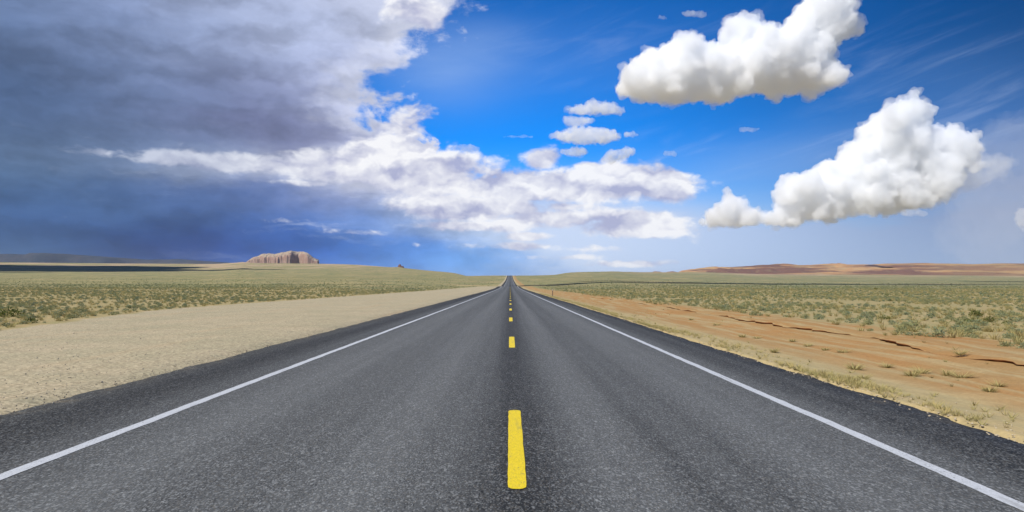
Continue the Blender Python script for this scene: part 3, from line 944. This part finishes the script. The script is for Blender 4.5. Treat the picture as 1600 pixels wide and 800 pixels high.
def scatter_mesh(name, templates, P_, S_, H_, mat, seed):
    """many plants too numerous to count, fused in one mesh"""
    r = np.random.default_rng(seed); vs, fs, ts, off = [], [], [], 0
    ti = r.integers(0, len(templates), len(P_)); rot = r.uniform(0, 2 * PI, len(P_)); tn = r.uniform(0, 1, len(P_))
    for k, (tv, tf, tt_) in enumerate(templates):
        m = ti == k
        if not m.any(): continue
        c, s = np.cos(rot[m])[:, None], np.sin(rot[m])[:, None]
        xx = (tv[None, :, 0] * c - tv[None, :, 1] * s) * S_[m][:, None] + P_[m][:, 0:1]
        yy = (tv[None, :, 0] * s + tv[None, :, 1] * c) * S_[m][:, None] + P_[m][:, 1:2]
        zz = tv[None, :, 2] * H_[m][:, None] + P_[m][:, 2:3]
        vs.append(np.stack([xx, yy, zz], 2).reshape(-1, 3))
        nm = m.sum(); fs.append((tf[None] + (np.arange(nm) * len(tv))[:, None, None] + off).reshape(-1, 3)); off += nm * len(tv)
        ts.append((tt_[None] * .45 + tn[m][:, None]).reshape(-1))
    o = plant_mesh(name, (np.concatenate(vs), np.concatenate(fs), np.concatenate(ts)), mat)
    return o


def ground_z(x_, y_):
    x_ = np.asarray(x_, float); y_ = np.asarray(y_, float)
    xl, hl = ledge_x(y_), ledge_h(y_)
    zl = terrain_z(xl, y_) + verge_right(xl, y_)
    z_ = terrain_z(x_, y_)
    f_ = np.exp(-np.maximum(x_ - xl, 0) / 2.2)
    zr_ = z_ * (1 - f_) + (zl + hl + .05) * f_
    zv_ = z_ + verge_right(x_, y_)
    zleft = z_ - .03 - .05 * sstep(8, 6, -x_)
    return np.where(x_ > xl, zr_, np.where(x_ > PAVE_R, zv_, zleft))


def sow(n, y0, y1, power, seed, margin=0.):
    """points over the scrub plain either side of the road, thinning with distance"""
    r = np.random.default_rng(seed)
    y_ = (r.uniform(0, 1, n) * (y1 ** power - y0 ** power) + y0 ** power) ** (1 / power)
    x_ = r.uniform(-.86, .86, n) * y_
    patch = fbm(x_ / 7, y_ / 10, 150, 4)
    ok = np.where(x_ > 0, x_ > 11.6 + 1.1 * fbm(y_ / 3, y_ * 0, 33, 3) + margin, -x_ > gravel_edge(y_) + .25 + margin)
    ok &= (patch > r.uniform(-.7, .3, n)) & ~((np.abs(x_) < 14) & (y_ > 300))
    x_, y_ = x_[ok], y_[ok]
    return np.stack([x_, y_, ground_z(x_, y_)], 1)


near_t = [shrub_arrays(190, s, leaf=.075, tall=q) for s, q in ((1, .6), (2, .7), (3, .5), (4, .62), (5, .8))]
mid_t = [shrub_arrays(60, s, leaf=.15, tall=q, lumps=4) for s, q in ((11, .6), (12, .7), (13, .5))]
far_t = [shrub_arrays(22, s, leaf=.24, tall=.6, lumps=3) for s in (21, 22, 23)]

# sagebrush: the closest ones singly, the rest in one mass
pn = sow(6800, 12, 75, 2.0, 101)
pn = pn[np.argsort(np.hypot(pn[:, 0], pn[:, 1]))]
inview = np.abs(pn[:, 0] / pn[:, 1]) < .76
single = pn[inview][:292]; rest = np.concatenate([pn[inview][292:], pn[~inview]])
masters = [plant_mesh('sagebrush_shrub', a, SAGE) for a in near_t]
for k, p in enumerate(single):
    o = masters[k] if k < len(masters) else masters[k % len(masters)].copy()
    if k >= len(masters): COL.objects.link(o)
    r_ = RNG.uniform(.20, .50) if RNG.uniform() < .85 else RNG.uniform(.5, .75)
    o.location = p - np.array([0, 0, .03]); o.scale = (r_, r_, r_ * RNG.uniform(.5, .8)); o.rotation_euler = (0, 0, RNG.uniform(0, 6.28))
    if p[0] > 0:
        tag(o, 'low grey-green sagebrush clump on the plain beyond the orange dirt bank', 'shrub', 'sagebrush on the plain beyond the orange dirt')
    else:
        tag(o, 'low grey-green sagebrush clump on the plain beyond the gravel pull-out', 'shrub', 'sagebrush on the plain beyond the gravel')
pm = sow(32000, 75, 330, 1.25, 102)
pf = sow(14000, 300, 1500, 1.1, 103)
r_ = np.random.default_rng(9)
S1 = r_.uniform(.2, .55, len(rest)); S2 = r_.uniform(.25, .65, len(pm)); S3 = r_.uniform(.5, 1.2, len(pf))
def fuse(name, parts, label):
    o = parts[0]
    vs = [np.empty(len(q.data.vertices) * 3, np.float32) for q in parts]; ts = [np.empty(len(q.data.vertices), np.float32) for q in parts]
    for q, a, b in zip(parts, vs, ts):
        q.data.vertices.foreach_get('co', a); q.data.attributes['tint'].data.foreach_get('value', b)
    V_ = np.concatenate(vs).reshape(-1, 3)
    n_ = plant_mesh(name, (V_, np.arange(len(V_)).reshape(-1, 3), np.concatenate(ts)), o.data.materials[0])
    for q in parts:
        me = q.data; bpy.data.objects.remove(q); bpy.data.meshes.remove(me)
    n_.name = name
    tag(n_, label, 'scrub' if 'sage' in name else 'grass', kind='stuff')
    return n_
fuse('sagebrush_scrub', [scatter_mesh('a', near_t, rest, S1, S1 * r_.uniform(.5, .8, len(rest)), SAGE, 1),
                         scatter_mesh('b', mid_t, pm, S2, S2 * r_.uniform(.4, .7, len(pm)), SAGE, 2),
                         scatter_mesh('c', far_t, pf, S3, S3 * .45, SAGE, 3)], 'grey-green sagebrush covering the wide desert plain')

# greasewood: bigger, darker, olive bushes standing out of the scrub
bush_t = [shrub_arrays(260, s, leaf=.06, tall=q, lumps=6) for s, q in ((31, .42), (32, .5), (33, .38))]
bm_ = [plant_mesh('olive_bush', a, OLIVE) for a in bush_t]
BUSH = [  # px, py of the foot, width in px
    (12, 491, 46, 'dark green spreading bush at the edge of the gravel pull-out, the largest there'),
    (48, 500, 24, 'small green bush beside the largest bush at the gravel pull-out'),
    (1523, 492, 34, 'long olive-brown bush, upper of the close group on the plain'),
    (1522, 503, 36, 'olive bush, lower of the close group on the plain'),
    (1547, 500, 26, 'dark green bush at the end of the close group on the plain'),
    (1573, 503, 20, 'small dark bush standing just off the close olive group'),
    (1382, 496, 22, 'dark olive bush alone on the plain above the cut bank'),
    (1359, 511, 13, 'small rounded blue-green bush close above the cut bank'),
    (1411, 514, 22, 'wide grey-green bush close above the cut bank'),
    (1368, 454, 9, 'brown bush far out on the plain below the rock knob'),
    (1386, 463, 9, 'dark bush far out on the plain, with a paler one beside it'),
    (1455, 466, 10, 'small dark brown bush far out on the open plain'),
    (1580, 524, 26, 'dark teal bush near the edge of the picture by the cut bank'),
]
for k, (px, py, wpx, lab) in enumerate(BUSH):
    Y_ = F * 1.35 / (py - 445); p = point(px, py, Y_); Y_ = p.y
    o = bm_[k] if k < 3 else bm_[k % 3].copy()
    if k >= 3: COL.objects.link(o)
    w_ = wpx * Y_ / F
    o.location = (p.x, p.y, float(ground_z(p.x, p.y)) - .03); o.scale = (w_ * 1.15, w_ * .9, w_ * .95); o.rotation_euler = (0, 0, .4 * k)
    if 'green' in lab and k > 6 or 'teal' in lab: o.data = masters[k % 5].data
    tag(o, lab, 'bush')

# dry grass: tufts along the pavement, over the verge and between the shrubs
tuft_t = [tuft_arrays(34, s, q) for s, q in ((41, .35), (42, .6), (43, .8), (44, .5))]
flat_t = [tuft_arrays(16, s, q) for s, q in ((45, .7), (46, 1.0))]
pg = sow(36000, 12, 190, 1.5, 104)
nv = 5200
yv = RNG.uniform(4, 16, nv) ** 1.0; yv = 5 + RNG.uniform(0, 1, nv) ** 1.7 * 115
xv = PAVE_R + .05 + np.abs(RNG.normal(0, .55, nv)) + .0 * yv
xv2 = RNG.uniform(PAVE_R + .3, 11.4, 900); yv2 = 6 + RNG.uniform(0, 1, 900) ** 1.4 * 90
cl_ = fbm(xv2 / 1.3, yv2 / 2.5, 77, 3) > .12; xv2, yv2 = xv2[cl_], yv2[cl_]
cl_ = fbm(xv / .8, yv / 2.2, 78, 3) > RNG.uniform(-.5, .35, nv); xv, yv = xv[cl_], yv[cl_]
xv, yv = np.concatenate([xv, xv2]), np.concatenate([yv, yv2])
keep = np.abs(xv - ledge_x(yv)) > .35; xv, yv = xv[keep], yv[keep]
pv = np.stack([xv, yv, ground_z(xv, yv)], 1)
hv = RNG.uniform(.05, .14, len(pv))
hg = RNG.uniform(.12, .30, len(pg))
fuse('dry_grass', [scatter_mesh('a', flat_t, pv, hv * RNG.uniform(.9, 1.6, len(pv)), hv, STRAW, 4),
                   scatter_mesh('b', tuft_t, pg, hg * RNG.uniform(.9, 1.5, len(pg)), hg, STRAW, 5)], 'straw-coloured dry grass along the pavement and between the shrubs')
# the few tufts that stand out on the orange dirt
tm = [plant_mesh('grass_tuft', tuft_arrays(90, 51, .75), STRAW), plant_mesh('grass_tuft', tuft_arrays(70, 52, 1.0), STRAW)]
TUFT = [(1160, 521), (1182, 523), (1238, 528), (1262, 535), (1290, 541), (1318, 545), (1335, 570), (1385, 565), (1425, 578), (1440, 574), (1480, 578), (1502, 582),
        (1545, 600), (1560, 594), (1210, 546), (1120, 505), (1080, 497), (1012, 474), (1350, 590), (1500, 560)]
for k, (px, py) in enumerate(TUFT):
    Y_ = F * 1.60 / (py - 445); p = point(px, py, Y_)
    o = tm[k] if k < 2 else tm[k % 2].copy()
    if k >= 2: COL.objects.link(o)
    s_ = RNG.uniform(.16, .26)
    o.location = (p.x, p.y, float(ground_z(p.x, p.y)) - .01); o.scale = (s_ * 1.5, s_ * 1.3, s_ * .8); o.rotation_euler = (0, 0, RNG.uniform(0, 6))
    tag(o, 'low straw-coloured grass tuft on the orange dirt between pavement and cut bank', 'grass tuft', 'grass tufts on the orange dirt')

# loose stones spilled along both pavement edges and over the gravel
ns = 4200
ysn = 4 + RNG.uniform(0, 1, ns) ** 1.8 * 46
side = RNG.uniform(0, 1, ns) < .72
xsn = np.where(side, PAVE_L + .12 - np.abs(RNG.normal(0, 1.6, ns)), PAVE_R - .12 + np.abs(RNG.normal(0, .5, ns)))
far_ = RNG.uniform(0, 1, ns) < .3
xsn = np.where(side & far_, PAVE_L - RNG.uniform(0, 1, ns) * (gravel_edge(ysn) + PAVE_L), xsn)
rs = RNG.uniform(.006, .016, ns) * (1 + .8 * (RNG.uniform(0, 1, ns) < .06))
zs = np.where((xsn > PAVE_L) & (xsn < PAVE_R), zroad(ysn) - .010 * np.abs(xsn - .05), ground_z(xsn, ysn)) + rs * .3
_b = bmesh.new(); bmesh.ops.create_icosphere(_b, subdivisions=1, radius=1)
iv = np.array([v.co[:] for v in _b.verts]); if_ = np.array([[v.index for v in f.verts] for f in _b.faces]); _b.free()
iv = iv * (1 + .25 * RNG.normal(size=(len(iv), 1)))
sq = RNG.uniform(.6, 1.3, (ns, 3)) * [1, 1, .7]
Vs = iv[None] * sq[:, None, :] * rs[:, None, None] + np.stack([xsn, ysn, zs], 1)[:, None, :]
mt, g = material('loose stone')
cellv = g.noise(g.n('ShaderNodeNewGeometry'), 9., 2, .5)
surface(g, g.mix(g.step(cellv, .35, .65), (.46, .39, .27), (.36, .30, .22)), .9)
o = mesh_object('loose_stones', Vs.reshape(-1, 3), (if_[None] + (np.arange(ns) * len(iv))[:, None, None]).reshape(-1, 3), mt)
tag(o, 'loose pale stones scattered along the pavement edges', 'stones', kind='stuff')

# ------------------------------------------------------------------ roadside marker post
mt, g = material('weathered marker plastic')
pos = g.n('ShaderNodeTexCoord', out=3)
n = g.noise(pos, 18., 4, .6)
surface(g, g.mix(g.step(n, .3, .75), (.20, .13, .085), (.14, .095, .07)), .6)
POST = mt
mt, g = material('marker reflector')
surface(g, (.62, .60, .55), .25, spec=.6)
REFL = mt
pyc = 97.
pz = float(ground_z(5.95, pyc))
root = bpy.data.objects.new('roadside_marker', None); COL.objects.link(root); root.location = (5.95, pyc, pz); root.rotation_euler = (0, 0, .1)
tag(root, 'thin brown marker post on the verge beside the far pavement edge', 'marker post')
b = bmesh.new()
hw, th = .062, .018
prof_ = [(-hw, -.04), (-hw, .98), (-hw * .6, 1.03), (0, 1.05), (hw * .6, 1.03), (hw, .98), (hw, -.04)]
ring = []
for yy_, bow in ((-th, 0), (th, 0)):
    ring.append([b.verts.new((q, yy_ - .012 * (1 - (q / hw) ** 2), w)) for q, w in prof_])
b.faces.new(ring[0]); b.faces.new(ring[1][::-1])
for i in range(len(prof_)):
    j = (i + 1) % len(prof_)
    b.faces.new((ring[0][j], ring[0][i], ring[1][i], ring[1][j]))
bmesh.ops.recalc_face_normals(b, faces=b.faces)
me = bpy.data.meshes.new('post'); b.to_mesh(me); b.free(); me.materials.append(POST)
o = bpy.data.objects.new('post', me); COL.objects.link(o); o.parent = root
b = bmesh.new(); bmesh.ops.create_cube(b, size=1.)
for v in b.verts: v.co = (v.co.x * .085, v.co.y * .012 - .040, v.co.z * .15 + .88)
bmesh.ops.bevel(b, geom=b.edges[:], offset=.004, segments=2, affect='EDGES')
me = bpy.data.meshes.new('reflector'); b.to_mesh(me); b.free(); me.materials.append(REFL)
o = bpy.data.objects.new('reflector', me); COL.objects.link(o); o.parent = root

# ------------------------------------------------------------------ clouds overhead and to the side, whose shadows lie on the plain
def shade_cloud(lumps, alt, thick, seed, label, dens):
    """a cloud whose shadow covers the given ground ellipses (X, Y, rx, ry); it hangs up the sun's ray"""
    rnd = random.Random(seed); sph = []
    up = SUN_DIR / SUN_DIR.z
    for X_, Y_, rx_, ry_ in lumps:
        zg = float(terrain_z(X_, Y_))
        c = Vector((X_, Y_, zg)) + up * (alt - zg)
        m_ = min(rx_, ry_)
        nn = int(max(24, 26 * max(rx_, ry_) / m_))
        for k in range(nn):
            a = rnd.uniform(0, 2 * PI); q = math.sqrt(rnd.uniform(0, 1))
            r0 = m_ * rnd.uniform(.3, .5)
            sph.append((c + Vector(((rx_ - r0 * .6) * q * math.cos(a), (ry_ - r0 * .6) * q * math.sin(a), r0 * rnd.uniform(.2, .8))), r0))
    C_ = np.array([c[:] for c, _ in sph]); R_ = np.array([r for _, r in sph])
    V_ = C_[:, None] + SPH_V[None] * R_[:, None, None]
    V_[..., 2] = np.where(V_[..., 2] < alt, alt + (V_[..., 2] - alt) * .2, V_[..., 2])
    F_ = (SPH_F[None] + np.arange(len(C_))[:, None, None] * len(SPH_V)).reshape(-1, 3)
    o = mesh_object('shadow_cloud', V_.reshape(-1, 3), F_)
    U = float(np.median(R_)) / 12
    md = o.modifiers.new('r', 'REMESH'); md.mode = 'VOXEL'; md.voxel_size = 1.6 * U
    tx = bpy.data.textures.new('billow', 'CLOUDS'); tx.noise_scale = 9 * U; tx.noise_depth = 3
    md = o.modifiers.new('d', 'DISPLACE'); md.texture = tx; md.texture_coords = 'GLOBAL'; md.strength = 9 * U; md.mid_level = .5
    md = o.modifiers.new('r2', 'REMESH'); md.mode = 'VOXEL'; md.voxel_size = 1.6 * U
    me = bpy.data.meshes.new_from_object(o.evaluated_get(bpy.context.evaluated_depsgraph_get()))
    o.modifiers.clear(); o.data = me; me.materials.clear(); me.materials.append(cloud_material(dens))
    o.name = 'cumulus_cloud'
    tag(o, label, 'cloud')


shade_cloud([(-3500, 3300, 1900, 700), (-2300, 2500, 1100, 330), (-3600, 2500, 1500, 600), (-1550, 2780, 600, 130), (-2300, 1980, 900, 200), (-1900, 3000, 500, 200)], 1900, 400, 1, 'broad cloud out of view whose shadow darkens the far plain', .06)
shade_cloud([(70, 470, 70, 24), (165, 480, 90, 34), (260, 455, 80, 20), (150, 560, 110, 22), (330, 520, 60, 16)], 1000, 60, 2, 'small cloud overhead whose shadow lies on the plain beside the road', 1.2)
shade_cloud([(700, 930, 90, 60), (820, 960, 110, 80), (640, 900, 60, 22)], 1000, 60, 3, 'small cloud overhead whose shadow lies on the plain by the hills', 1.2)

# ------------------------------------------------------------------ desert air
b = bmesh.new(); bmesh.ops.create_cube(b, size=1.)
for v in b.verts: v.co = (v.co.x * 120000, v.co.y * 120000 , v.co.z * 800 + 300)
me = bpy.data.meshes.new('haze'); b.to_mesh(me); b.free()
haze = bpy.data.objects.new('haze', me); COL.objects.link(haze); tag(haze, kind='stuff')
mt, g = material('haze')
vp = g.n('ShaderNodeVolumePrincipled', {'Color': (.55, .70, .98, 1), 'Density': 1.4e-5, 'Anisotropy': .1})
g.put(g.out.inputs['Volume'], vp)
me.materials.append(mt)

# ------------------------------------------------------------------ render
sc.view_settings.view_transform = 'Standard'
sc.view_settings.look = 'None'
sc.view_settings.exposure = EXPO
sc.view_settings.gamma = 1.0
sc.render.engine = 'CYCLES'
sc.cycles.use_denoising = True
sc.cycles.max_bounces = 48
sc.cycles.diffuse_bounces = 3
sc.cycles.glossy_bounces = 2
sc.cycles.transmission_bounces = 4
sc.cycles.transparent_max_bounces = 12
sc.cycles.volume_bounces = 24
sc.cycles.sample_clamp_indirect = 10
sc.cycles.use_adaptive_sampling = True
sc.cycles.adaptive_threshold = .01
